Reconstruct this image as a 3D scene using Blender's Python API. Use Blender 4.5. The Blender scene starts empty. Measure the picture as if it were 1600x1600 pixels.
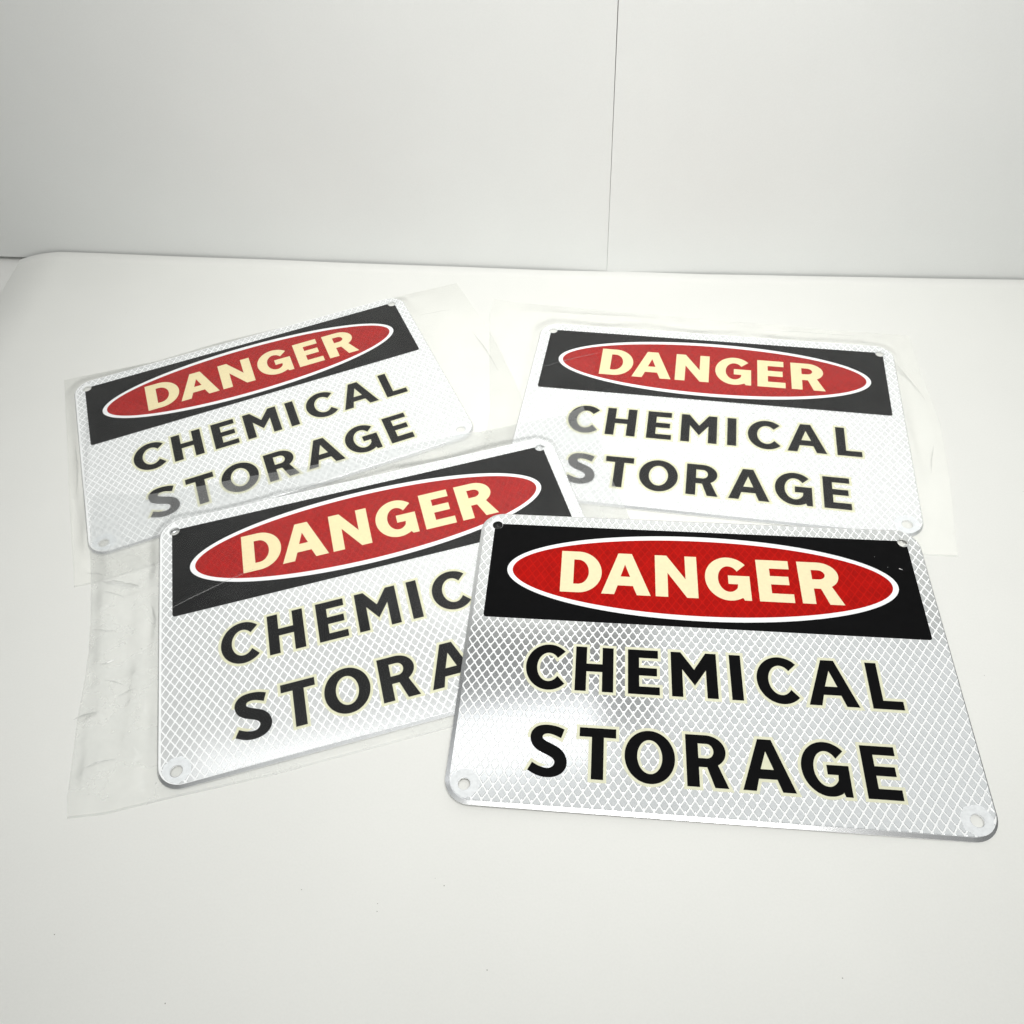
import bpy, math, random
from mathutils import Matrix, Vector, noise
from mathutils.geometry import tessellate_polygon

random.seed(7)
scene = bpy.context.scene
COL = scene.collection
MM = 0.001

# ------------------------------------------------------------------ camera
cam_d = bpy.data.cameras.new('camera')
cam = bpy.data.objects.new('camera', cam_d)
COL.objects.link(cam)
cam_d.sensor_width = 36.0
cam_d.lens = 1292.7 / 1600.0 * 36.0
cam_d.clip_start = 0.01
cam_d.clip_end = 50.0
cam.matrix_world = (Matrix.Translation((0, 0, 0.3865066)) @ Matrix.Rotation(0.713974, 4, 'X')
                    @ Matrix.Rotation(-0.076746, 4, 'Z'))
scene.camera = cam

# ------------------------------------------------------------------ world and lamps
world = bpy.data.worlds.new('World')
scene.world = world
world.use_nodes = True
bg = world.node_tree.nodes['Background']
bg.inputs['Color'].default_value = (0.97, 1.0, 0.985, 1)
bg.inputs['Strength'].default_value = 0.125


def area(name, loc, target, sx, sy, power, color):
    d = bpy.data.lights.new(name, 'AREA')
    d.shape = 'RECTANGLE'
    d.size = sx
    d.size_y = sy
    d.energy = power
    d.color = color
    o = bpy.data.objects.new(name, d)
    COL.objects.link(o)
    o.location = loc
    o.rotation_euler = (Vector(target) - Vector(loc)).to_track_quat('-Z', 'Y').to_euler()
    return o


key = area('ceiling_softbox', (0.09, -0.04, 0.90), (0.03, 0.55, 0.04), 0.42, 0.36, 2.95, (1.0, 0.99, 0.965))
key.data.spread = math.radians(96)
area('light_bar', (-0.22, 0.625, 1.00), (-0.20, 0.25, 0.0), 0.72, 0.10, 0.29, (0.97, 0.985, 1.0))
area('reflection_fill', (0.95, 0.76, 1.70), (0.95, 0.759, 0.0), 1.15, 1.0, 2.0, (0.98, 1.0, 0.99))  # added unseen panel, gives the bare sign's right cells something bright to mirror
area('reflection_fill', (-0.16, 0.61, 1.70), (-0.16, 0.609, 0.0), 1.05, 0.70, 1.15, (0.98, 1.0, 0.99))  # second added panel, fills the dark strip mirrored along the bare sign's bottom

vs = scene.view_settings
vs.view_transform = 'Standard'
vs.look = 'None'
vs.exposure = 0.05
vs.gamma = 1.0
vs.use_curve_mapping = False
scene.render.engine = 'CYCLES'
scene.cycles.transparent_max_bounces = 24
scene.cycles.max_bounces = 12


# ------------------------------------------------------------------ materials
def new_mat(name):
    m = bpy.data.materials.new(name)
    m.use_nodes = True
    nt = m.node_tree
    return m, nt, nt.nodes['Principled BSDF']


def noise_tex(nt, scale, detail=3.0, rough=0.5, coord='Object'):
    tc = nt.nodes.new('ShaderNodeTexCoord')
    n = nt.nodes.new('ShaderNodeTexNoise')
    n.inputs['Scale'].default_value = scale
    n.inputs['Detail'].default_value = detail
    n.inputs['Roughness'].default_value = rough
    nt.links.new(tc.outputs[coord], n.inputs['Vector'])
    return n


def ramp(nt, src, c0, c1, p0=0.3, p1=0.7):
    r = nt.nodes.new('ShaderNodeValToRGB')
    r.color_ramp.elements[0].position = p0
    r.color_ramp.elements[1].position = p1
    r.color_ramp.elements[0].color = c0 + (1,)
    r.color_ramp.elements[1].color = c1 + (1,)
    nt.links.new(src, r.inputs['Fac'])
    return r


def bump(nt, src, bsdf, strength, dist):
    b = nt.nodes.new('ShaderNodeBump')
    b.inputs['Strength'].default_value = strength
    b.inputs['Distance'].default_value = dist
    nt.links.new(src, b.inputs['Height'])
    nt.links.new(b.outputs['Normal'], bsdf.inputs['Normal'])


def paper_mat(name, c, var=0.02, spec=0.2, rough=0.7):
    m, nt, b = new_mat(name)
    n = noise_tex(nt, 9.0, 4.0)
    f = noise_tex(nt, 900.0, 2.0, 0.7)
    mx = nt.nodes.new('ShaderNodeMath')
    mx.operation = 'MULTIPLY_ADD'
    mx.inputs[1].default_value = 0.45
    nt.links.new(f.outputs['Fac'], mx.inputs[0])
    ad = nt.nodes.new('ShaderNodeMath')
    ad.operation = 'MULTIPLY'
    ad.inputs[1].default_value = 0.55
    nt.links.new(n.outputs['Fac'], ad.inputs[0])
    nt.links.new(ad.outputs[0], mx.inputs[2])
    lo = tuple(v * (1 - var) for v in c)
    hi = tuple(min(1, v * (1 + var)) for v in c)
    r = ramp(nt, mx.outputs[0], lo, hi, 0.35, 0.65)
    nt.links.new(r.outputs['Color'], b.inputs['Base Color'])
    b.inputs['Roughness'].default_value = rough
    b.inputs['Specular IOR Level'].default_value = spec
    bump(nt, f.outputs['Fac'], b, 0.12, 0.0003)
    return m


def plain_mat(name, c, rough=0.5, spec=0.3, metal=0.0, nscale=120.0, var=0.05, bmp=0.0, coat=0.0):
    m, nt, b = new_mat(name)
    n = noise_tex(nt, nscale, 3.0)
    r = ramp(nt, n.outputs['Fac'], tuple(v * (1 - var) for v in c), tuple(min(1, v * (1 + var)) for v in c))
    nt.links.new(r.outputs['Color'], b.inputs['Base Color'])
    b.inputs['Roughness'].default_value = rough
    b.inputs['Specular IOR Level'].default_value = spec
    b.inputs['Metallic'].default_value = metal
    b.inputs['Coat Weight'].default_value = coat
    b.inputs['Coat Roughness'].default_value = 0.18
    if bmp:
        f = noise_tex(nt, nscale * 6, 2.0)
        bump(nt, f.outputs['Fac'], b, bmp, 0.0002)
    return m


M = {}
M['board'] = paper_mat('white_board', (0.815, 0.82, 0.79), 0.022)
M['wall'] = paper_mat('white_wall_board', (0.80, 0.815, 0.80), 0.020, spec=0.12)
M['under'] = paper_mat('white_table_paint', (0.78, 0.78, 0.76), 0.02)
M['alu'] = plain_mat('aluminium', (0.90, 0.91, 0.92), 0.22, 0.5, 1.0, 300.0, 0.03)
M['film_white'] = plain_mat('reflective_film_white', (0.93, 0.945, 0.95), 0.32, 0.35, 0.0, 200.0, 0.03, 0.05)
M['black'] = plain_mat('black_ink', (0.0028, 0.0028, 0.0032), 0.28, 0.085, 0.0, 200.0, 0.15, 0.06)
M['red'] = plain_mat('red_ink', (0.48, 0.007, 0.004), 0.35, 0.08, 0.0, 150.0, 0.08)
M['red_cell'] = plain_mat('red_ink_cell', (0.39, 0.004, 0.002), 0.32, 0.1, 0.0, 150.0, 0.12)
M['cream'] = plain_mat('glow_cream_ink', (0.86, 0.77, 0.50), 0.55, 0.2, 0.0, 500.0, 0.03, 0.05)
M['halo'] = plain_mat('glow_outline_ink', (0.74, 0.74, 0.56), 0.5, 0.2, 0.0, 400.0, 0.04, 0.05)
M['frost'] = plain_mat('pressed_film', (0.80, 0.825, 0.84), 0.45, 0.3, 0.0, 500.0, 0.07, 0.1)
M['dust'] = plain_mat('dust', (0.18, 0.17, 0.15), 0.9, 0.1)


def cell_mat(name, metal):
    m, nt, b = new_mat(name)
    out = nt.nodes['Material Output']
    n = noise_tex(nt, 260.0, 2.0)
    r = ramp(nt, n.outputs['Fac'], (0.88, 0.90, 0.905), (0.94, 0.955, 0.96))
    b.inputs['Metallic'].default_value = metal
    b.inputs['Roughness'].default_value = 0.13
    nt.links.new(r.outputs['Color'], b.inputs['Base Color'])
    nt.links.new(b.outputs[0], out.inputs['Surface'])
    return m


M['cell'] = cell_mat('prism_cell', 0.87)
M['cell_bagged'] = cell_mat('prism_cell_film_haze', 0.45)  # same cells, less mirror-like: film haze and paler reflections put into the material


def poly_mat(name, haze, gloss, rough):
    """clear polythene: mostly see-through, a little milky, glossy by angle"""
    m = bpy.data.materials.new(name)
    m.use_nodes = True
    nt = m.node_tree
    nt.nodes.remove(nt.nodes['Principled BSDF'])
    out = nt.nodes['Material Output']
    tr = nt.nodes.new('ShaderNodeBsdfTransparent')
    tr.inputs['Color'].default_value = (0.998, 0.998, 0.996, 1)
    df = nt.nodes.new('ShaderNodeBsdfDiffuse')
    df.inputs['Color'].default_value = (0.90, 0.915, 0.92, 1)
    tl = nt.nodes.new('ShaderNodeBsdfTranslucent')
    tl.inputs['Color'].default_value = (0.90, 0.915, 0.92, 1)
    dm = nt.nodes.new('ShaderNodeMixShader')
    dm.inputs[0].default_value = 0.5
    nt.links.new(df.outputs[0], dm.inputs[1])
    nt.links.new(tl.outputs[0], dm.inputs[2])
    n = noise_tex(nt, 28.0, 4.0, 0.6)
    mr = nt.nodes.new('ShaderNodeMapRange')
    mr.inputs['From Min'].default_value = 0.3
    mr.inputs['From Max'].default_value = 0.7
    mr.inputs['To Min'].default_value = haze * 0.75
    mr.inputs['To Max'].default_value = haze * 1.25
    nt.links.new(n.outputs['Fac'], mr.inputs['Value'])
    mx = nt.nodes.new('ShaderNodeMixShader')
    nt.links.new(mr.outputs[0], mx.inputs[0])
    nt.links.new(tr.outputs[0], mx.inputs[1])
    nt.links.new(dm.outputs[0], mx.inputs[2])
    gl = nt.nodes.new('ShaderNodeBsdfGlossy')
    gl.inputs['Roughness'].default_value = rough
    gl.inputs['Color'].default_value = (1, 1, 1, 1)
    fr = nt.nodes.new('ShaderNodeFresnel')
    fr.inputs['IOR'].default_value = 1.45
    ml = nt.nodes.new('ShaderNodeMath')
    ml.operation = 'MULTIPLY'
    ml.inputs[1].default_value = gloss
    nt.links.new(fr.outputs[0], ml.inputs[0])
    m2 = nt.nodes.new('ShaderNodeMixShader')
    nt.links.new(ml.outputs[0], m2.inputs[0])
    nt.links.new(mx.outputs[0], m2.inputs[1])
    nt.links.new(gl.outputs[0], m2.inputs[2])
    nt.links.new(m2.outputs[0], out.inputs['Surface'])
    f = noise_tex(nt, 55.0, 3.0, 0.6)
    b = nt.nodes.new('ShaderNodeBump')
    b.inputs['Strength'].default_value = 0.2
    b.inputs['Distance'].default_value = 0.0003
    nt.links.new(f.outputs['Fac'], b.inputs['Height'])
    nt.links.new(b.outputs[0], gl.inputs['Normal'])
    return m


M['poly'] = poly_mat('clear_polythene', 0.052, 0.6, 0.08)
M['poly_back'] = poly_mat('clear_polythene_folded', 0.27, 0.5, 0.14)
M['poly_edge'] = poly_mat('polythene_seal_and_glint', 0.16, 1.6, 0.22)  # bag seal, also the extra glossy strips that imitate crease glints


# ------------------------------------------------------------------ object helpers
def mesh_obj(name, verts, faces, mat, parent=None, smooth=False, mesh=None):
    if mesh is None:
        mesh = bpy.data.meshes.new(name)
        mesh.from_pydata([(x * MM, y * MM, z * MM) for x, y, z in verts], [], faces)
        mesh.validate()
        if smooth:
            mesh.polygons.foreach_set('use_smooth', [True] * len(mesh.polygons))
        mesh.materials.append(mat)
        mesh.update()
    o = bpy.data.objects.new(name, mesh)
    COL.objects.link(o)
    o.parent = parent
    return o


def empty(name, loc=(0, 0, 0), rot=(0, 0, 0)):
    o = bpy.data.objects.new(name, None)
    COL.objects.link(o)
    o.location = [v * MM for v in loc]
    o.rotation_euler = rot
    o.empty_display_size = 0.02
    return o


def tag(o, label, cat, group=None):
    o['label'] = label
    o['category'] = cat
    if group:
        o['group'] = group
    return o


def area2(p):
    return 0.5 * sum(p[i][0] * p[(i + 1) % len(p)][1] - p[(i + 1) % len(p)][0] * p[i][1] for i in range(len(p)))


def ccw(p):
    return p if area2(p) > 0 else p[::-1]


def prism(outer, holes, z0, z1, bevel=0.0, drop=None):
    """flat shape with holes, top at z1, sides down to z0"""
    outer = ccw(outer)
    holes = [ccw(h)[::-1] for h in holes]
    loops = [outer] + holes
    top_loops = [offset(outer, -bevel) if bevel else outer] + holes
    verts, faces = [], []
    for lp in top_loops:
        verts += [(x, y, z1) for x, y in lp]
    tris = tessellate_polygon([[Vector((x, y, 0)) for x, y in lp] for lp in top_loops])
    flat = [v for lp in top_loops for v in lp]
    for t in tris:
        a, b, c = (flat[i] for i in t)
        s = (b[0] - a[0]) * (c[1] - a[1]) - (c[0] - a[0]) * (b[1] - a[1])
        faces.append(tuple(t) if s > 0 else tuple(t)[::-1])
    start = 0
    for k, lp in enumerate(loops):
        n = len(lp)
        prev = start
        if bevel and k == 0:
            mid = len(verts)
            verts += [(x, y, z1 - (bevel if drop is None else drop)) for x, y in lp]
            for i in range(n):
                j = (i + 1) % n
                faces.append((prev + j, prev + i, mid + i, mid + j))
            prev = mid
        base = len(verts)
        verts += [(x, y, z0) for x, y in lp]
        for i in range(n):
            j = (i + 1) % n
            faces.append((prev + j, prev + i, base + i, base + j))
        start += n
    # underside
    return verts, faces


def offset(poly, d):
    """miter offset of a ccw polygon, outward for d > 0"""
    n = len(poly)
    out = []
    for i in range(n):
        p0, p1, p2 = poly[i - 1], poly[i], poly[(i + 1) % n]
        e1 = Vector((p1[0] - p0[0], p1[1] - p0[1]))
        e2 = Vector((p2[0] - p1[0], p2[1] - p1[1]))
        if e1.length < 1e-9 or e2.length < 1e-9:
            out.append(p1)
            continue
        e1.normalize()
        e2.normalize()
        n1 = Vector((e1.y, -e1.x))
        n2 = Vector((e2.y, -e2.x))
        b = n1 + n2
        if b.length < 0.2:
            b = n1
        b.normalize()
        k = d / max(b.dot(n1), 0.55)
        out.append((p1[0] + b.x * k, p1[1] + b.y * k))
    return out


def arc(cx, cy, rx, ry, a0, a1, n=28):
    return [(cx + rx * math.cos(math.radians(a0 + (a1 - a0) * i / n)),
             cy + ry * math.sin(math.radians(a0 + (a1 - a0) * i / n))) for i in range(n + 1)]


def rrect(x0, y0, x1, y1, r, n=10):
    return (arc(x1 - r, y0 + r, r, r, -90, 0, n) + arc(x1 - r, y1 - r, r, r, 0, 90, n)
            + arc(x0 + r, y1 - r, r, r, 90, 180, n) + arc(x0 + r, y0 + r, r, r, 180, 270, n))


def clip_convex(poly, clip):
    out = poly
    m = len(clip)
    for i in range(m):
        a, b = clip[i], clip[(i + 1) % m]
        ex, ey = b[0] - a[0], b[1] - a[1]
        if ex * ex + ey * ey < 1e-12:
            continue
        src, out = out, []
        for j in range(len(src)):
            p, q = src[j], src[(j + 1) % len(src)]
            sp = ex * (p[1] - a[1]) - ey * (p[0] - a[0])
            sq = ex * (q[1] - a[1]) - ey * (q[0] - a[0])
            if sp >= 0:
                out.append(p)
            if (sp >= 0) != (sq >= 0):
                t = sp / (sp - sq)
                out.append((p[0] + t * (q[0] - p[0]), p[1] + t * (q[1] - p[1])))
        if len(out) < 3:
            return []
    return out


def catmull(pts, n=6):
    out = []
    for i in range(len(pts) - 1):
        p0 = pts[max(i - 1, 0)]
        p1, p2 = pts[i], pts[i + 1]
        p3 = pts[min(i + 2, len(pts) - 1)]
        for k in range(n):
            t = k / n
            out.append(tuple(0.5 * (2 * p1[c] + (p2[c] - p0[c]) * t
                                    + (2 * p0[c] - 5 * p1[c] + 4 * p2[c] - p3[c]) * t * t
                                    + (3 * p1[c] - p0[c] - 3 * p2[c] + p3[c]) * t ** 3) for c in range(2)))
    out.append(pts[-1])
    return out


# ------------------------------------------------------------------ the setting
SEAM = (92.3, 587.0)
LW = (-700.0, 587.0 + (92.3 + 700.0) * math.tan(math.radians(11.55)))
RW = (720.0, 587.0 - (720.0 - 92.3) * math.tan(math.radians(9.55)))
WALL_TOP = {'wall_left': 580.0, 'wall_right': 530.0}


def wall_y(x):
    if x < SEAM[0]:
        return SEAM[1] + (SEAM[0] - x) * math.tan(math.radians(11.55))
    return SEAM[1] - (x - SEAM[0]) * math.tan(math.radians(9.55))


def wall_panel(name, x0, x1, gap0, gap1):
    """upright board, front face on the wall line, 9 mm thick"""
    y0, y1 = wall_y(x0 - 0.0001 if x0 > 0 else x0), wall_y(x1)
    if name == 'wall_right':
        y0 = SEAM[1] - 0.3
    else:
        y1 = SEAM[1]
    n = 24
    verts, faces = [], []
    for i in range(n + 1):
        t = i / n
        x = x0 + (x1 - x0) * t
        y = y0 + (y1 - y0) * t
        zb = -8.5
        zt = WALL_TOP[name]
        for (dy, z) in ((0.25, zb), (0.0, zb + 0.3), (0.0, zt - 0.3), (0.3, zt), (9.0, zt), (9.0, zb)):
            lean = 0.0021 * max(z, 0) if (name == 'wall_right' and i == 0) else 0.0   # the joint opens upwards
            verts.append((x + lean, y + dy, z))
    for i in range(n):
        for k in range(6):
            a, b = i * 6 + k, i * 6 + (k + 1) % 6
            faces.append((a, a + 6, b + 6, b))
    faces.append(tuple(range(5, -1, -1))[::-1])
    faces.append(tuple(n * 6 + k for k in range(6))[::-1])
    o = mesh_obj(name, verts, faces, M['wall'])
    o['kind'] = 'structure'
    return o


wall_panel('wall_left', -700, SEAM[0] - 0.06, 0, 0)
wall_panel('wall_right', SEAM[0] + 0.07, 860, 0, 0)


def build_sheet():
    """white board under the signs: stops just short of the wall, its left end droops"""
    xs = [-428 + 0.5 * i for i in range(0, 4)] + [-426 + 3.5 * i for i in range(0, 14)]
    xs += [-377 + 22.0 * i for i in range(0, 52)]
    xs = sorted(set(round(x, 3) for x in xs if x <= 720))
    ts = [i / 60 for i in range(61)]
    verts, faces = [], []

    def gap(x):
        g = 2.1 + 0.6 * noise.noise((x * 0.013, 3.1, 0))
        if abs(x - 105) < 60:
            g *= 0.12 + 0.88 * abs(x - 105) / 60
        return max(g, 0.12)

    def droop(x):
        if x > -380:
            return 0.0
        return -9.5 * ((-380 - x) / 48.0) ** 1.8
    for x in xs:
        yb = wall_y(x) - gap(x)
        for t in ts:
            y = -260 + (yb + 260) * t
            verts.append((x, y, droop(x)))
    n = len(ts)
    for i in range(len(xs) - 1):
        for j in range(n - 1):
            faces.append((i * n + j, (i + 1) * n + j, (i + 1) * n + j + 1, i * n + j + 1))
    # thickness: skirts along the edges
    def skirt(idx):
        base = len(verts)
        for k in idx:
            x, y, z = verts[k]
            verts.append((x, y, z - 1.6))
        for a in range(len(idx) - 1):
            faces.append((idx[a], base + a, base + a + 1, idx[a + 1]))
    skirt([i * n + n - 1 for i in range(len(xs))])
    skirt([j for j in range(n)])
    o = mesh_obj('table_board', verts, faces, M['board'], smooth=True)
    o['kind'] = 'structure'
    return o


build_sheet()
vv, ff = prism([(-760, -300), (760, -300), (760, 760), (-760, 760)], [], -40, -13.0)
tb = mesh_obj('table', vv, ff, M['under'])
tb['kind'] = 'structure'

# ------------------------------------------------------------------ glyph outlines (mm on the sign)
C_OUT = arc(-80.9, -14.2, 12.0, 13.4, 45.5, 315.6, 44)
C_IN = arc(-81.0, -14.2, 6.0, 8.4, -37, -319, 40)


def shift(p, dx, dy=0.0):
    return [(x + dx, y + dy) for x, y in p]


A_OUT = [(59.4, -1), (65.9, -1), (75.3, -27), (69, -27), (67, -21), (58.5, -21), (56.9, -27), (50.7, -27)]
A_IN = [(62.7, -7.2), (65.8, -16.2), (59.7, -16.2)]
S_TOP = catmull([(-70.9, -48.9), (-74.6, -47.5), (-79.1, -46.9), (-83.0, -47.4), (-85.6, -48.9), (-87.3, -51.6),
                 (-87.4, -54.9), (-86.0, -58.2), (-83.0, -60.7), (-79.6, -62.3), (-76.6, -63.8), (-75.1, -65.7),
                 (-75.6, -67.9), (-77.4, -69.1), (-79.6, -69.2), (-82.8, -68.3), (-85.9, -66.7)], 4)
S_BOT = catmull([(-87.9, -70.8), (-83.6, -73.0), (-79.0, -73.9), (-74.6, -73.3), (-71.3, -71.4), (-69.4, -68.5),
                 (-69.1, -65.3), (-70.3, -61.7), (-72.9, -58.9), (-76.2, -57.1), (-79.4, -55.6), (-81.4, -54.1),
                 (-81.2, -52.4), (-79.4, -51.6), (-76.6, -51.9), (-72.4, -53.6)], 4)
BLACK_LETTERS = [
    ('c', C_OUT + C_IN, []),
    ('h', [(-67, -1), (-61.2, -1), (-61.2, -11), (-53, -11), (-53, -1), (-47.2, -1), (-47.2, -27), (-53, -27),
           (-53, -15.6), (-61.2, -15.6), (-61.2, -27), (-67, -27)], []),
    ('e', [(-39.7, -1), (-24, -1), (-24, -5.8), (-33.9, -5.8), (-33.9, -11.6), (-24.7, -11.6), (-24.7, -16.2),
           (-33.9, -16.2), (-33.9, -22.5), (-23.5, -22.5), (-23.5, -27), (-39.7, -27)], []),
    ('m', [(-17.4, -1), (-12.3, -1), (-5.6, -11), (0.6, -1), (6, -1), (6, -27), (0.4, -27), (0.4, -11.1),
           (-5.6, -20.2), (-11.7, -11.2), (-11.7, -27), (-17.4, -27)], []),
    ('i', [(12.7, -1), (18.5, -1), (18.5, -27), (12.7, -27)], []),
    ('c', shift(C_OUT + C_IN, 118.8), []),
    ('a', A_OUT, [A_IN]),
    ('l', [(81.6, -1), (87.2, -1), (87.2, -22.3), (96.8, -22.3), (96.8, -27), (81.6, -27)], []),
    ('s', S_TOP + S_BOT, []),
    ('t', [(-63.4, -47.1), (-45.4, -47.1), (-45.4, -51.9), (-51.4, -51.9), (-51.4, -73.4), (-57.3, -73.4),
           (-57.3, -51.9), (-63.4, -51.9)], []),
    ('o', arc(-29.2, -60.2, 12.1, 13.5, 0, 354, 59), [arc(-29.2, -60.2, 6.0, 8.6, 0, 352, 44)]),
    ('r', [(-11.8, -47.1)] + arc(-2.2, -55.4, 9.4, 8.3, 90, -55, 26) + [(7.7, -73.4), (1.2, -73.4), (-2.0, -63.5),
           (-5.9, -63.5), (-5.9, -73.4), (-11.8, -73.4)],
     [[(-5.9, -51.6)] + arc(-1.9, -55.3, 3.3, 3.7, 90, -90, 16) + [(-5.9, -59.0)]]),
    ('a', shift(A_OUT, -36.6, -46.3), [shift(A_IN, -36.6, -46.3)]),
    ('g', arc(54.1, -60.1, 11.9, 13.5, 43.6, 300, 42) + [(60.2, -71.2), (61.0, -73.4), (64.3, -73.4), (64.3, -58.1),
          (54.1, -58.1), (54.1, -62.9), (59.0, -62.9)] + arc(54.0, -60.1, 6.0, 8.8, -38, -323.2, 40), []),
    ('e', [(71.0, -47.0), (86.9, -47.0), (86.9, -51.5), (76.5, -51.5), (76.5, -57.2), (85.8, -57.2), (85.8, -61.9),
           (76.5, -61.9), (76.5, -68.2), (87.0, -68.2), (87.0, -73.3), (71.0, -73.3)], []),
]
CREAM_LETTERS = [
    ('d', [(-77.8, 62.5)] + arc(-68, 48.2, 13.4, 14.3, 90, -90, 36) + [(-77.8, 33.9)],
     [[(-70.5, 56.7)] + arc(-68, 48.2, 6.1, 8.5, 90, -90, 28) + [(-70.5, 39.7)]]),
    ('a', [(-45.2, 62.5), (-37.5, 62.5), (-27.2, 33.9), (-34.8, 33.9), (-37, 40), (-45.5, 40), (-47.4, 33.9),
           (-54.6, 33.9)], [[(-41.4, 54.7), (-38.5, 46.2), (-43.9, 46.2)]]),
    ('n', [(-24.4, 62.5), (-17.8, 62.5), (-7.5, 46.3), (-7.5, 62.5), (-0.9, 62.5), (-0.9, 33.9), (-7.1, 33.9),
           (-17.5, 50.4), (-17.5, 33.9), (-24.4, 33.9)], []),
    ('g', arc(16.5, 48.3, 13.1, 14.8, 42.4, 301, 42) + [(23.7, 35.4), (24.3, 34.0), (28.1, 34.0), (28.1, 50.5),
          (16.2, 50.5), (16.2, 44.7), (21.4, 44.7)] + arc(16.6, 48.1, 6.0, 8.8, -42, -322, 40), []),
    ('e', [(32.4, 62.5), (50.4, 62.5), (50.4, 56.7), (39.5, 56.7), (39.5, 51.5), (49.6, 51.5), (49.6, 45.8),
           (39.5, 45.8), (39.5, 39.7), (51.3, 39.7), (51.3, 34), (32.4, 34)], []),
    ('r', [(55.2, 62.5)] + arc(66.4, 53.5, 10.7, 9.0, 90, -55, 28) + [(77.9, 34.1), (70.0, 34.1), (66.5, 44.4),
          (62.6, 44.4), (62.6, 34.1), (55.4, 34.1)],
     [[(62.5, 57.1)] + arc(66.1, 53.9, 3.7, 3.2, 90, -90, 16) + [(62.5, 50.7)]]),
]

# ------------------------------------------------------------------ sign meshes, shared by the four signs
HOLES = [(-117.5, 79.9), (117.5, 79.9), (117.5, -79.9), (-117.5, -79.9)]
SHEET = rrect(-125.0, -87.4, 126.4, 88.2, 11.5)
SHEET_WIDE = rrect(-126.2, -87.6, 126.4, 88.6, 12.4)
PX, PY = 4.755, 6.96
A2, B2 = PX / 2, PY / 2
EC = (0.0, 48.1)


def diamond(s, cut=0.10):
    a, b = A2 * s, B2 * s
    c = [(a, 0), (0, b), (-a, 0), (0, -b)]
    out = []
    for i in range(4):
        p0, p1, p2 = c[i - 1], c[i], c[(i + 1) % 4]
        out.append((p1[0] + (p0[0] - p1[0]) * cut, p1[1] + (p0[1] - p1[1]) * cut))
        out.append((p1[0] + (p2[0] - p1[0]) * cut, p1[1] + (p2[1] - p1[1]) * cut))
    return out


D_BASE = diamond(0.835)
D_TOP = diamond(0.775)


def cell_geo(cx, cy, z0, z1, clip=None):
    lo = [(x + cx, y + cy) for x, y in D_BASE]
    hi = [(x + cx, y + cy) for x, y in D_TOP]
    if clip:
        lo2 = clip_convex(lo, clip)
        if len(lo2) < 3 or abs(area2(lo2)) < 0.8:
            return None
        if abs(abs(area2(lo2)) - abs(area2(lo))) > 1e-6:
            n = len(lo2)
            gx = sum(p[0] for p in lo2) / n
            gy = sum(p[1] for p in lo2) / n
            lo = lo2
            hi = [(gx + (x - gx) * 0.92, gy + (y - gy) * 0.92) for x, y in lo2]
    n = len(lo)
    v = [(x, y, z1) for x, y in hi] + [(x, y, z0) for x, y in lo]
    f = [tuple(range(n))]
    for i in range(n):
        j = (i + 1) % n
        f.append((j, i, n + i, n + j))
    return v, f


def lattice():
    x0, y0 = -122.66, -69.45
    for r in range(-8, 50):
        y = y0 + r * B2
        ox = x0 + (A2 if r % 2 else 0.0)
        for c in range(-4, 60):
            yield ox + c * PX, y


ELL_RED = arc(EC[0], EC[1], 105.6, 25.9, 0, 357, 119)
ELL_OUT = arc(EC[0], EC[1], 108.7, 29.1, 0, 357, 119)


def in_ell(x, y, rx, ry):
    return ((x - EC[0]) / rx) ** 2 + ((y - EC[1]) / ry) ** 2 < 1


def near_hole(x, y):
    for k, (hx, hy) in enumerate(HOLES):
        d = math.hypot(x - hx, y - hy)
        lim = 5.2 if k >= 2 else 3.9
        if d < lim:
            return True
    return False


def in_black_panel(x, y, m=0.0):
    return -119 + m < x < 119.3 - m and 14.8 + m < y < 80.9 - m


singles, grid_v, grid_f, red_v, red_f = [], [], [], [], []
letter_rects = []
for _, o_, _h in BLACK_LETTERS:
    letter_rects.append((min(p[0] for p in o_) - 1, max(p[0] for p in o_) + 1,
                         min(p[1] for p in o_) - 1, max(p[1] for p in o_) + 1))
cand = []
for (x, y) in lattice():
    if not (-129 < x < 130 and -91 < y < 92) or near_hole(x, y):
        continue
    if in_black_panel(x, y, 2.6):
        continue
    g = cell_geo(x, y, 0.148, 0.22)
    inside = (-122 < x < 123 and -83.8 < y < 84.5)
    clear = inside and not in_black_panel(x, y, -3.6) and not any(
        a < x < b and c < y < d for a, b, c, d in letter_rects)
    cand.append((x, y, clear))
clear_sorted = sorted([c for c in cand if c[2]], key=lambda c: c[1])
SINGLE = set((c[0], c[1]) for c in clear_sorted[:300])


def add_geo(V, F, g):
    b = len(V)
    V += g[0]
    F += [tuple(i + b for i in f) for f in g[1]]


grid_all_v, grid_all_f = [], []
for (x, y, clear) in cand:
    g = cell_geo(x, y, 0.148, 0.22, SHEET)
    if g is None:
        continue
    add_geo(grid_all_v, grid_all_f, g)
    if (x, y) not in SINGLE:
        add_geo(grid_v, grid_f, g)
for (x, y) in lattice():
    if in_ell(x, y, 110, 30):
        g = cell_geo(x, y, 0.248, 0.275, ELL_RED)
        if g:
            add_geo(red_v, red_f, g)

MESH = {}


def part(key, name, parent, make, mat, smooth=False):
    if key not in MESH:
        v, f = make()
        o = mesh_obj(name, v, f, mat, parent, smooth)
        MESH[key] = o.data
        return o
    return mesh_obj(name, None, None, None, parent, mesh=MESH[key])


def hole_loops(r, n=28):
    return [arc(x, y, r, r, 0, 360 - 360 / n, n - 1) for x, y in HOLES]


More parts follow.
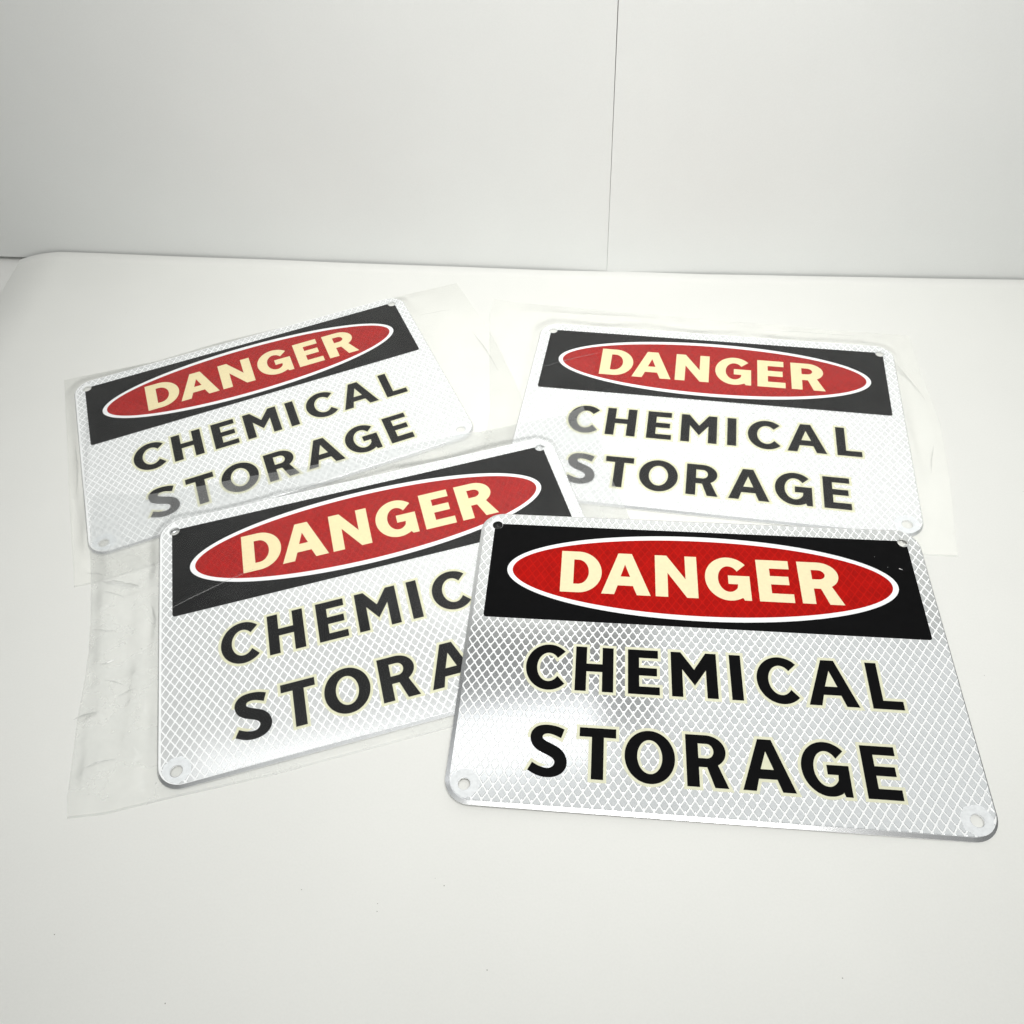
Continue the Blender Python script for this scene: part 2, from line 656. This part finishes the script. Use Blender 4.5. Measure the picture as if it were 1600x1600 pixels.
def panel_shape():
    x0, x1, y0, y1 = -119.0, 119.3, 14.8, 80.9
    r = 1.7
    p = arc(x1 - r, y0 + r, r, r, -90, 0, 6)
    # concave bite round each top hole
    hx, hy = HOLES[1]
    R = 3.2
    p += arc(hx, hy, R, R, -math.degrees(math.acos((x1 - hx) / R)), -180 - math.degrees(math.asin((y1 - hy) / R)), 14)
    hx, hy = HOLES[0]
    p += arc(hx, hy, R, R, math.degrees(math.asin((y1 - hy) / R)), -180 + math.degrees(math.acos((hx - x0) / R)), 14)
    p += arc(x0 + r, y0 + r, r, r, 180, 270, 6)
    return prism(p, [ELL_OUT], 0.15, 0.25)


def build_sign(loc, rot, label, single_cells, scratched=False):
    bare = scratched
    cm = M['cell'] if bare else M['cell_bagged']
    kx = 'D' if bare else 'X'
    sheet = SHEET if bare else SHEET_WIDE
    s = empty('danger_sign', loc)
    s.rotation_mode = 'XYZ'
    th, tx, ty = rot
    s.rotation_mode = 'QUATERNION'
    s.rotation_quaternion = (Matrix.Rotation(th, 3, 'Z') @ Matrix.Rotation(tx, 3, 'X')
                             @ Matrix.Rotation(ty, 3, 'Y')).to_quaternion()
    tag(s, label, 'sign', 'danger signs laid out on the white board')
    part('plate', 'metal_plate', s, lambda: prism(rrect(-127, -89.6, 127, 89.2, 13.0, 14), hole_loops(3.0), -0.95, 0.0, 2.0, 0.32), M['alu'])
    part('sheet' + kx, 'reflective_sheet', s, lambda: prism(sheet, hole_loops(3.25), 0.0, 0.15), M['film_white'])
    if single_cells:
        o = part('grid_rest' + kx, 'reflective_cells', s, lambda: (grid_v, grid_f), cm)
        o['kind'] = 'stuff'
        for (x, y, _c) in clear_sorted[:300]:
            c = part('one_cell' + kx, 'reflective_cell', s, lambda: cell_geo(0, 0, 0.148, 0.22), cm)
            c.location = (x * MM, y * MM, 0)
    else:
        o = part('grid_all', 'reflective_cells', s, lambda: (grid_all_v, grid_all_f), cm)
        o['kind'] = 'stuff'
    for q in (2, 3):
        hx, hy = HOLES[q]

        def mark():
            rim = []
            for i in range(64):
                a = i * math.tau / 64
                rr = 7.3 + 1.0 * noise.noise((math.cos(a) * 2.6, math.sin(a) * 2.6, q)) + 0.4 * noise.noise((math.cos(a) * 9, math.sin(a) * 9, q))
                x = hx + rr * math.cos(a)
                y = hy + rr * math.sin(a)
                rim.append((x, y))
            return prism(clip_convex(rim, offset(SHEET, -0.15)), [arc(hx, hy, 3.3, 3.3, 0, 348, 29)], 0.15, 0.235)
        part('mark%d' % q, 'punch_mark', s, mark, M['frost'])
    part('panel', 'black_panel', s, panel_shape, M['black'])
    oval = part('oval', 'red_oval', s, lambda: prism(ELL_RED, [], 0.15, 0.25), M['red'])
    rc = part('redcells', 'reflective_cells', oval, lambda: (red_v, red_f), M['red_cell'])
    rc['kind'] = 'stuff'
    for i, (ch, out, hs) in enumerate(CREAM_LETTERS):
        part('cl%d' % i, 'letter_' + ch, s, lambda: prism(out, hs, 0.25, 0.31), M['cream'])
    for i, (ch, out, hs) in enumerate(BLACK_LETTERS):
        lt = part('bl%d' % i, 'letter_' + ch, s, lambda: prism(out, hs, 0.22, 0.295), M['black'])

        def halo():
            oo = offset(ccw(out), 1.5)
            hh = []
            for h in hs:
                hc = ccw(h)
                w = max(p[0] for p in hc) - min(p[0] for p in hc)
                if ch == 'a' or w < 4:
                    continue
                hh.append(offset(hc, -1.4))
            return prism(oo, hh, 0.15, 0.255)
        part('ha%d' % i, 'outline', lt, halo, M['halo'])
    if scratched:
        for k, (x, y, a, l) in enumerate([(112.4, 60.6, -0.5, 1.9), (99.5, 68.5, -0.3, 0.3), (105.4, 61.5, -0.4, 0.35)]):
            ca, sa = math.cos(a) * l / 2, math.sin(a) * l / 2
            w = 0.22 if l > 1 else 0.1
            mesh_obj('scratch', *prism([(x - ca + sa * .2, y - sa - w), (x + ca, y + sa - w * .4), (x + ca, y + sa + w * .5),
                                        (x - ca, y - sa + w)], [], 0.25, 0.27), M['film_white'], s)
    return s


POSE = {
    'A': ((-167.54, 448.10, 1.30), (0.334235, 0, 0)),
    'B': ((136.76, 406.05, 1.30), (-0.24079, 0, 0)),
    'C': ((-77.06, 283.53, 2.40), (0.208427, 0.009599, 0)),
    'D': ((95.19, 224.24, 3.30), (-0.149093, 0.012217, 0.008727)),
}
build_sign(*POSE['D'], 'unwrapped danger chemical storage sign, glossy and bare, lying on top of a bagged one', True, True)
build_sign(*POSE['C'], 'bagged danger chemical storage sign whose last letters are hidden under the unwrapped sign', True)
build_sign(*POSE['A'], 'bagged danger chemical storage sign with its STORAGE line half veiled by another bag', False)
build_sign(*POSE['B'], 'bagged danger chemical storage sign with only its first letters veiled by another bag', False)

# ------------------------------------------------------------------ polythene bags
OUT = {
    'A': dict(top=[(-326.1, 498.7), (-315.8, 501.2), (-260.3, 513.0), (-213.8, 531.2), (-139.3, 551.3), (-75.1, 574.1), (-31.2, 586.0)],
              right=[(-31.2, 586.0), (-26.5, 573.9), (-10.6, 531.6), (-1.8, 501.8), (5.7, 472.4), (12.9, 440.0), (18.4, 394.4)],
              left=[(-326.1, 498.7), (-305.8, 436.4), (-285.8, 374.3), (-261.9, 302.1)],
              bot=[(-261.9, 302.1), (-252.8, 303.6), (-229.8, 310.3), (-119.9, 346.4), (18.4, 394.4)]),
    'B': dict(top=[(-0.9, 560.0), (18.8, 552.2), (109.8, 526.1), (246.0, 487.9), (298.6, 475.2)],
              right=[(298.6, 475.2), (292.6, 442.2), (286.4, 396.7), (285.0, 383.8), (272.0, 337.0), (252.0, 275.1)],
              left=[(-0.9, 560.0), (-5.6, 540.1), (-10.0, 429.3), (-24.5, 326.7)],
              bot=[(-24.5, 326.7), (60.9, 308.7), (148.6, 292.6), (235.4, 277.7), (252.0, 275.1)]),
    'C': dict(top=[(-270.8, 372.7), (-268.0, 376.4), (-232.4, 372.1), (-199.9, 376.1), (-171.5, 381.1), (-144.6, 384.6), (-109.2, 390.2), (-39.1, 404.4), (42.5, 417.4), (54.3, 424.6)],
              right=[(54.3, 424.6), (55.9, 415.3), (60.3, 401.5), (65.4, 351.7), (70.1, 326.0), (76.2, 291.8), (80.6, 216.9)],
              left=[(-270.8, 372.7), (-259.6, 329.4), (-246.3, 281.1), (-240.3, 255.9), (-238.2, 242.4), (-235.7, 221.5), (-233.6, 206.8), (-227.7, 172.6), (-224.6, 161.7)],
              bot=[(-224.6, 161.7), (-206.8, 162.4), (-190.6, 165.2), (-174.5, 168.1), (-156.6, 170.8), (-128.4, 175.4), (-86.4, 184.0), (-40.0, 193.6), (80.6, 216.9)]),
}


def at(poly, t):
    L = [0.0]
    for i in range(len(poly) - 1):
        L.append(L[-1] + math.dist(poly[i], poly[i + 1]))
    s = t * L[-1]
    for i in range(len(poly) - 1):
        if s <= L[i + 1] or i == len(poly) - 2:
            k = (s - L[i]) / max(L[i + 1] - L[i], 1e-9)
            return (poly[i][0] + (poly[i + 1][0] - poly[i][0]) * k, poly[i][1] + (poly[i + 1][1] - poly[i][1]) * k)


def coons(k, u, v):
    """u left to right, v bottom to top"""
    o = OUT[k]
    b, t = at(o['bot'], u), at(o['top'], u)
    l, r = at(o['left'], 1 - v), at(o['right'], 1 - v)
    c00, c10, c01, c11 = o['bot'][0], o['bot'][-1], o['top'][0], o['top'][-1]
    return tuple((1 - v) * b[i] + v * t[i] + (1 - u) * l[i] + u * r[i]
                 - ((1 - u) * (1 - v) * c00[i] + u * (1 - v) * c10[i] + (1 - u) * v * c01[i] + u * v * c11[i])
                 for i in range(2))


def to_local(k, x, y):
    (px, py, pz), (th, tx, ty) = POSE[k]
    dx, dy = x - px, y - py
    c, s = math.cos(-th), math.sin(-th)
    return c * dx - s * dy, s * dx + c * dy


def sd_plate(k, x, y):
    lx, ly = to_local(k, x, y)
    qx, qy = abs(lx) - (127 - 13), abs(ly) - (89.4 - 13)
    return math.hypot(max(qx, 0), max(qy, 0)) + min(max(qx, qy), 0) - 13.0


def plate_top(k, x, y):
    lx, ly = to_local(k, x, y)
    (_, _, pz), (th, tx, ty) = POSE[k]
    return pz + ly * math.tan(tx) - lx * math.tan(ty)


def inside_bag(k, x, y):
    o = OUT[k]
    poly = o['bot'] + o['right'][::-1][1:] + o['top'][::-1][1:] + o['left'][1:-1]
    c = False
    n = len(poly)
    for i in range(n):
        (x1, y1), (x2, y2) = poly[i], poly[(i + 1) % n]
        if (y1 > y) != (y2 > y) and x < (x2 - x1) * (y - y1) / (y2 - y1) + x1:
            c = not c
    return c


CREASE = {'C': [((-203, 277), (-150, 305), 0.45, 1.3), ((-215, 250), (-228, 238), 1.0, 1.6), ((-222, 215), (-236, 211), 0.9, 2.0),
                ((-205, 300), (-240, 285), 0.7, 2.0),
                ((-246, 320), (-214, 176), 0.9, 6.0), ((-222, 300), (-196, 180), 0.8, 5.0), ((-232, 230), (-218, 168), 0.6, 4.0),
                ((-210, 240), (-204, 190), 0.8, 2.5), ((-262, 350), (-236, 300), 1.0, 3.0), ((-150, 188), (-40, 209), 0.6, 2.0)],
          'B': [((24, 468), (78, 482), 0.45, 1.2), ((262, 470), (288, 400), 0.9, 2.5), ((270, 440), (250, 300), 1.0, 4.0), ((283, 395), (268, 340), 0.9, 2.5),
                ((20, 540), (120, 518), 0.6, 2.5)],
          'A': [((-300, 480), (-262, 330), 1.0, 3.0), ((-80, 520), (-30, 530), 0.3, 1.5)]}


def seg_d(p, a, b):
    ax, ay = a
    bx, by = b
    t = max(0, min(1, ((p[0] - ax) * (bx - ax) + (p[1] - ay) * (by - ay)) / ((bx - ax) ** 2 + (by - ay) ** 2)))
    return math.hypot(p[0] - ax - t * (bx - ax), p[1] - ay - t * (by - ay)), t


def soft(v):
    return 0.25 * math.log(1 + math.exp(v / 0.25))


def top_height(k, x, y):
    s = sd_plate(k, x, y)
    pt = plate_top(k, x, y) + 0.36
    lx, ly = to_local(k, x, y)
    if s <= 0:
        h = pt + 0.10 * (0.5 + 0.5 * noise.noise((lx * 0.035, ly * 0.02, 5.0))) * min(1, -s / 6)
    else:
        w = 7.5 + 4.0 * noise.noise((lx * 0.03, ly * 0.03, 9.0))
        t = max(0.0, 1 - s / w)
        h = 0.40 + (pt - 0.40) * t * t * (3 - 2 * t)
        amp = min(1.0, s / 9.0)
        if k == 'C':
            wr = 1.1 * noise.noise((lx * 0.055, ly * 0.012, 2.0)) + 0.35 * noise.noise((lx * 0.05, ly * 0.05, 4.0)) + 0.16 * noise.noise((lx * 0.12, ly * 0.06, 8.0))
            h += amp * soft(0.35 + wr) * 1.7
            rg = 1 - abs(noise.noise((lx * 0.045 + 0.3 * noise.noise((lx * 0.03, ly * 0.03, 6.0)), ly * 0.03, 11.0))) * 2.2
            rh = 1 - abs(noise.noise((lx * 0.07, ly * 0.055 + 7.0, 15.0))) * 2.4
            h += amp * (0.55 * max(0.0, rg) ** 2 + 0.35 * max(0.0, rh) ** 3)
        else:
            wr = 0.8 * noise.noise((lx * 0.055, ly * 0.03, 2.0 + ord(k))) + 0.4 * noise.noise((lx * 0.11, ly * 0.08, 4.0))
            h += amp * soft(0.3 + wr) * 0.9
    for (a, b, hh, w) in CREASE[k]:
        d, t = seg_d((x, y), a, b)
        if d < w * 2:
            h += hh * max(0, 1 - d / w) * math.sin(math.pi * min(max(t, 0.04), 0.96)) ** 0.5
    if k in 'BC':
        for o in ('AB' if k == 'C' else 'A'):
            if inside_bag(o, x, y):
                h = max(h, top_height(o, x, y) + 0.35)
    return h


def back_height(k, x, y):
    h = 0.10
    if k in 'BC':
        for o in ('AB' if k == 'C' else 'A'):
            if inside_bag(o, x, y):
                h = max(h, top_height(o, x, y) + 0.12)
    return h


def build_bag(k, label):
    b = empty('plastic_bag', (POSE[k][0][0], POSE[k][0][1], 0))
    tag(b, label, 'plastic bag', 'clear bags round the signs')
    ox, oy = POSE[k][0][0], POSE[k][0][1]
    nu, nv = 210, 150
    fv, bv, f = [], [], []
    P = []
    for i in range(nu + 1):
        for j in range(nv + 1):
            x, y = coons(k, i / nu, j / nv)
            if sd_plate(k, x, y) > 2:
                x += 0.5 * noise.noise((x * 0.03, y * 0.03, 1.0))
            e = min(i, nu - i, (j) * 1.0, nv - j) / 5.0
            zt = top_height(k, x, y)
            zb = back_height(k, x, y)
            if e < 1:
                zt = zb + 0.02 + (zt - zb) * (0.35 + 0.65 * e)
            fv.append((x - ox, y - oy, zt))
            bv.append((x - ox, y - oy, zb))
            P.append((x, y))
    n = nv + 1
    for i in range(nu):
        for j in range(nv):
            f.append((i * n + j, (i + 1) * n + j, (i + 1) * n + j + 1, i * n + j + 1))
    mesh_obj('front_film', fv, f, M['poly'], b, True)
    mesh_obj('back_film', bv, f, M['poly_back'] if k == 'C' else M['poly'], b, True)

    def strip(idx_edge, idx_in, nm):
        V, F = [], []
        for a, c in zip(idx_edge, idx_in):
            pa, pc = Vector(fv[a]), Vector(fv[c])
            d = (pc - pa)
            d.z = 0
            d.normalize()
            V.append((pa.x, pa.y, pa.z + 0.05))
            V.append((pa.x + d.x * 1.1, pa.y + d.y * 1.1, pa.z + 0.10))
        for q in range(len(idx_edge) - 1):
            F.append((2 * q, 2 * q + 2, 2 * q + 3, 2 * q + 1))
        mesh_obj(nm, V, F, M['poly_edge'], b, True)
    strip([i * n for i in range(nu + 1)], [i * n + 1 for i in range(nu + 1)], 'edge_seal')
    # creases whitened and ridged to imitate glints: thin curved strips riding on the film
    for (a, c, bow, w) in WHITE.get(k, []):
        V, F = [], []
        m = 18
        dx, dy = c[0] - a[0], c[1] - a[1]
        ln = math.hypot(dx, dy)
        nx, ny = -dy / ln, dx / ln
        for q in range(m + 1):
            t = q / m
            off = bow * math.sin(math.pi * t) + 0.5 * noise.noise((a[0] + t * ln * 0.2, a[1], 3.0))
            cx, cy = a[0] + dx * t + nx * off, a[1] + dy * t + ny * off
            ww = w * (0.15 + 0.85 * math.sin(math.pi * min(max(t, 0.03), 0.97))) * (0.75 + 0.5 * noise.noise((t * 6, a[0], 1.0)))
            for sg in (-1, 0, 1):
                x, y = cx + nx * ww * sg, cy + ny * ww * sg
                V.append((x - ox, y - oy, top_height(k, x, y) + 0.06 + (min(0.8, 0.9 * ww) if sg == 0 else 0.0)))
        for q in range(m):
            for e in (0, 1):
                F.append((3 * q + e, 3 * q + 3 + e, 3 * q + 4 + e, 3 * q + 1 + e))
        mesh_obj('crease_glint', V, F, M['poly_edge'], b, True)
    return b


WHITE = {'C': [((-199, 279), (-155, 303), 0.8, 0.55), ((-231, 246), (-222, 250), -0.8, 0.9), ((-236, 214), (-224, 217), 1.0, 1.1),
               ((-244, 303), (-222, 298), 0.5, 2.6), ((-40, 199), (10, 208), 0.8, 0.7),
               ((-243, 296), (-229, 291), 0.9, 0.7), ((-241, 270), (-227, 268), -0.7, 0.5), ((-216, 226), (-206, 229), 0.8, 0.6),
               ((-223, 186), (-208, 190), 0.8, 0.7), ((-212, 285), (-206, 270), 0.6, 0.5), ((-226, 236), (-214, 232), 0.9, 0.5)],
         'B': [((29, 469), (76, 481), 0.9, 0.5), ((276, 448), (283, 405), 1.0, 0.6), ((262, 340), (272, 362), 0.8, 0.6),
               ((60, 323), (190, 296), 0.6, 0.6), ((196, 494), (262, 478), 0.4, 0.4)],
         'A': [((-60, 545), (-36, 549), 0.4, 0.35), ((-296, 424), (-282, 378), 1.2, 0.7), ((-20, 520), (-2, 470), 1.0, 0.6),
               ((-258, 312), (-244, 309), 0.4, 0.6)]}

build_bag('A', 'clear bag round the sign whose STORAGE line is half veiled')
build_bag('B', 'clear bag round the sign with only its first letters veiled')
build_bag('C', 'crinkled clear bag lapping over two other signs, its own sign under the unwrapped one')

# ------------------------------------------------------------------ dust on the board
dv, df = [], []
for (x, y) in [(-107.2, 120.9), (-47.0, 121.4), (-43.0, 117.9), (-72.5, 112.5), (-72.6, 109.3), (-25.1, 82.9), (-159.6, 79.7),
               (234.5, 200.2), (-215.0, 110.0), (120.0, 70.0), (310.0, 320.0), (-300.0, 580.0)]:
    r = random.uniform(0.16, 0.30)
    ph = random.uniform(0, 6.28)
    b0 = len(dv)
    for q in range(6):
        a = ph + q * math.pi / 3
        rr = r * random.uniform(0.6, 1.1)
        dv.append((x + rr * math.cos(a) * 1.3, y + rr * math.sin(a), 0.02))
    dv.append((x, y, 0.02 + r * 0.6))
    for q in range(6):
        df.append((b0 + q, b0 + (q + 1) % 6, b0 + 6))
du = mesh_obj('dust', dv, df, M['dust'])
du['kind'] = 'stuff'
tag(du, 'tiny grey dust specks scattered on the white board', 'dust')
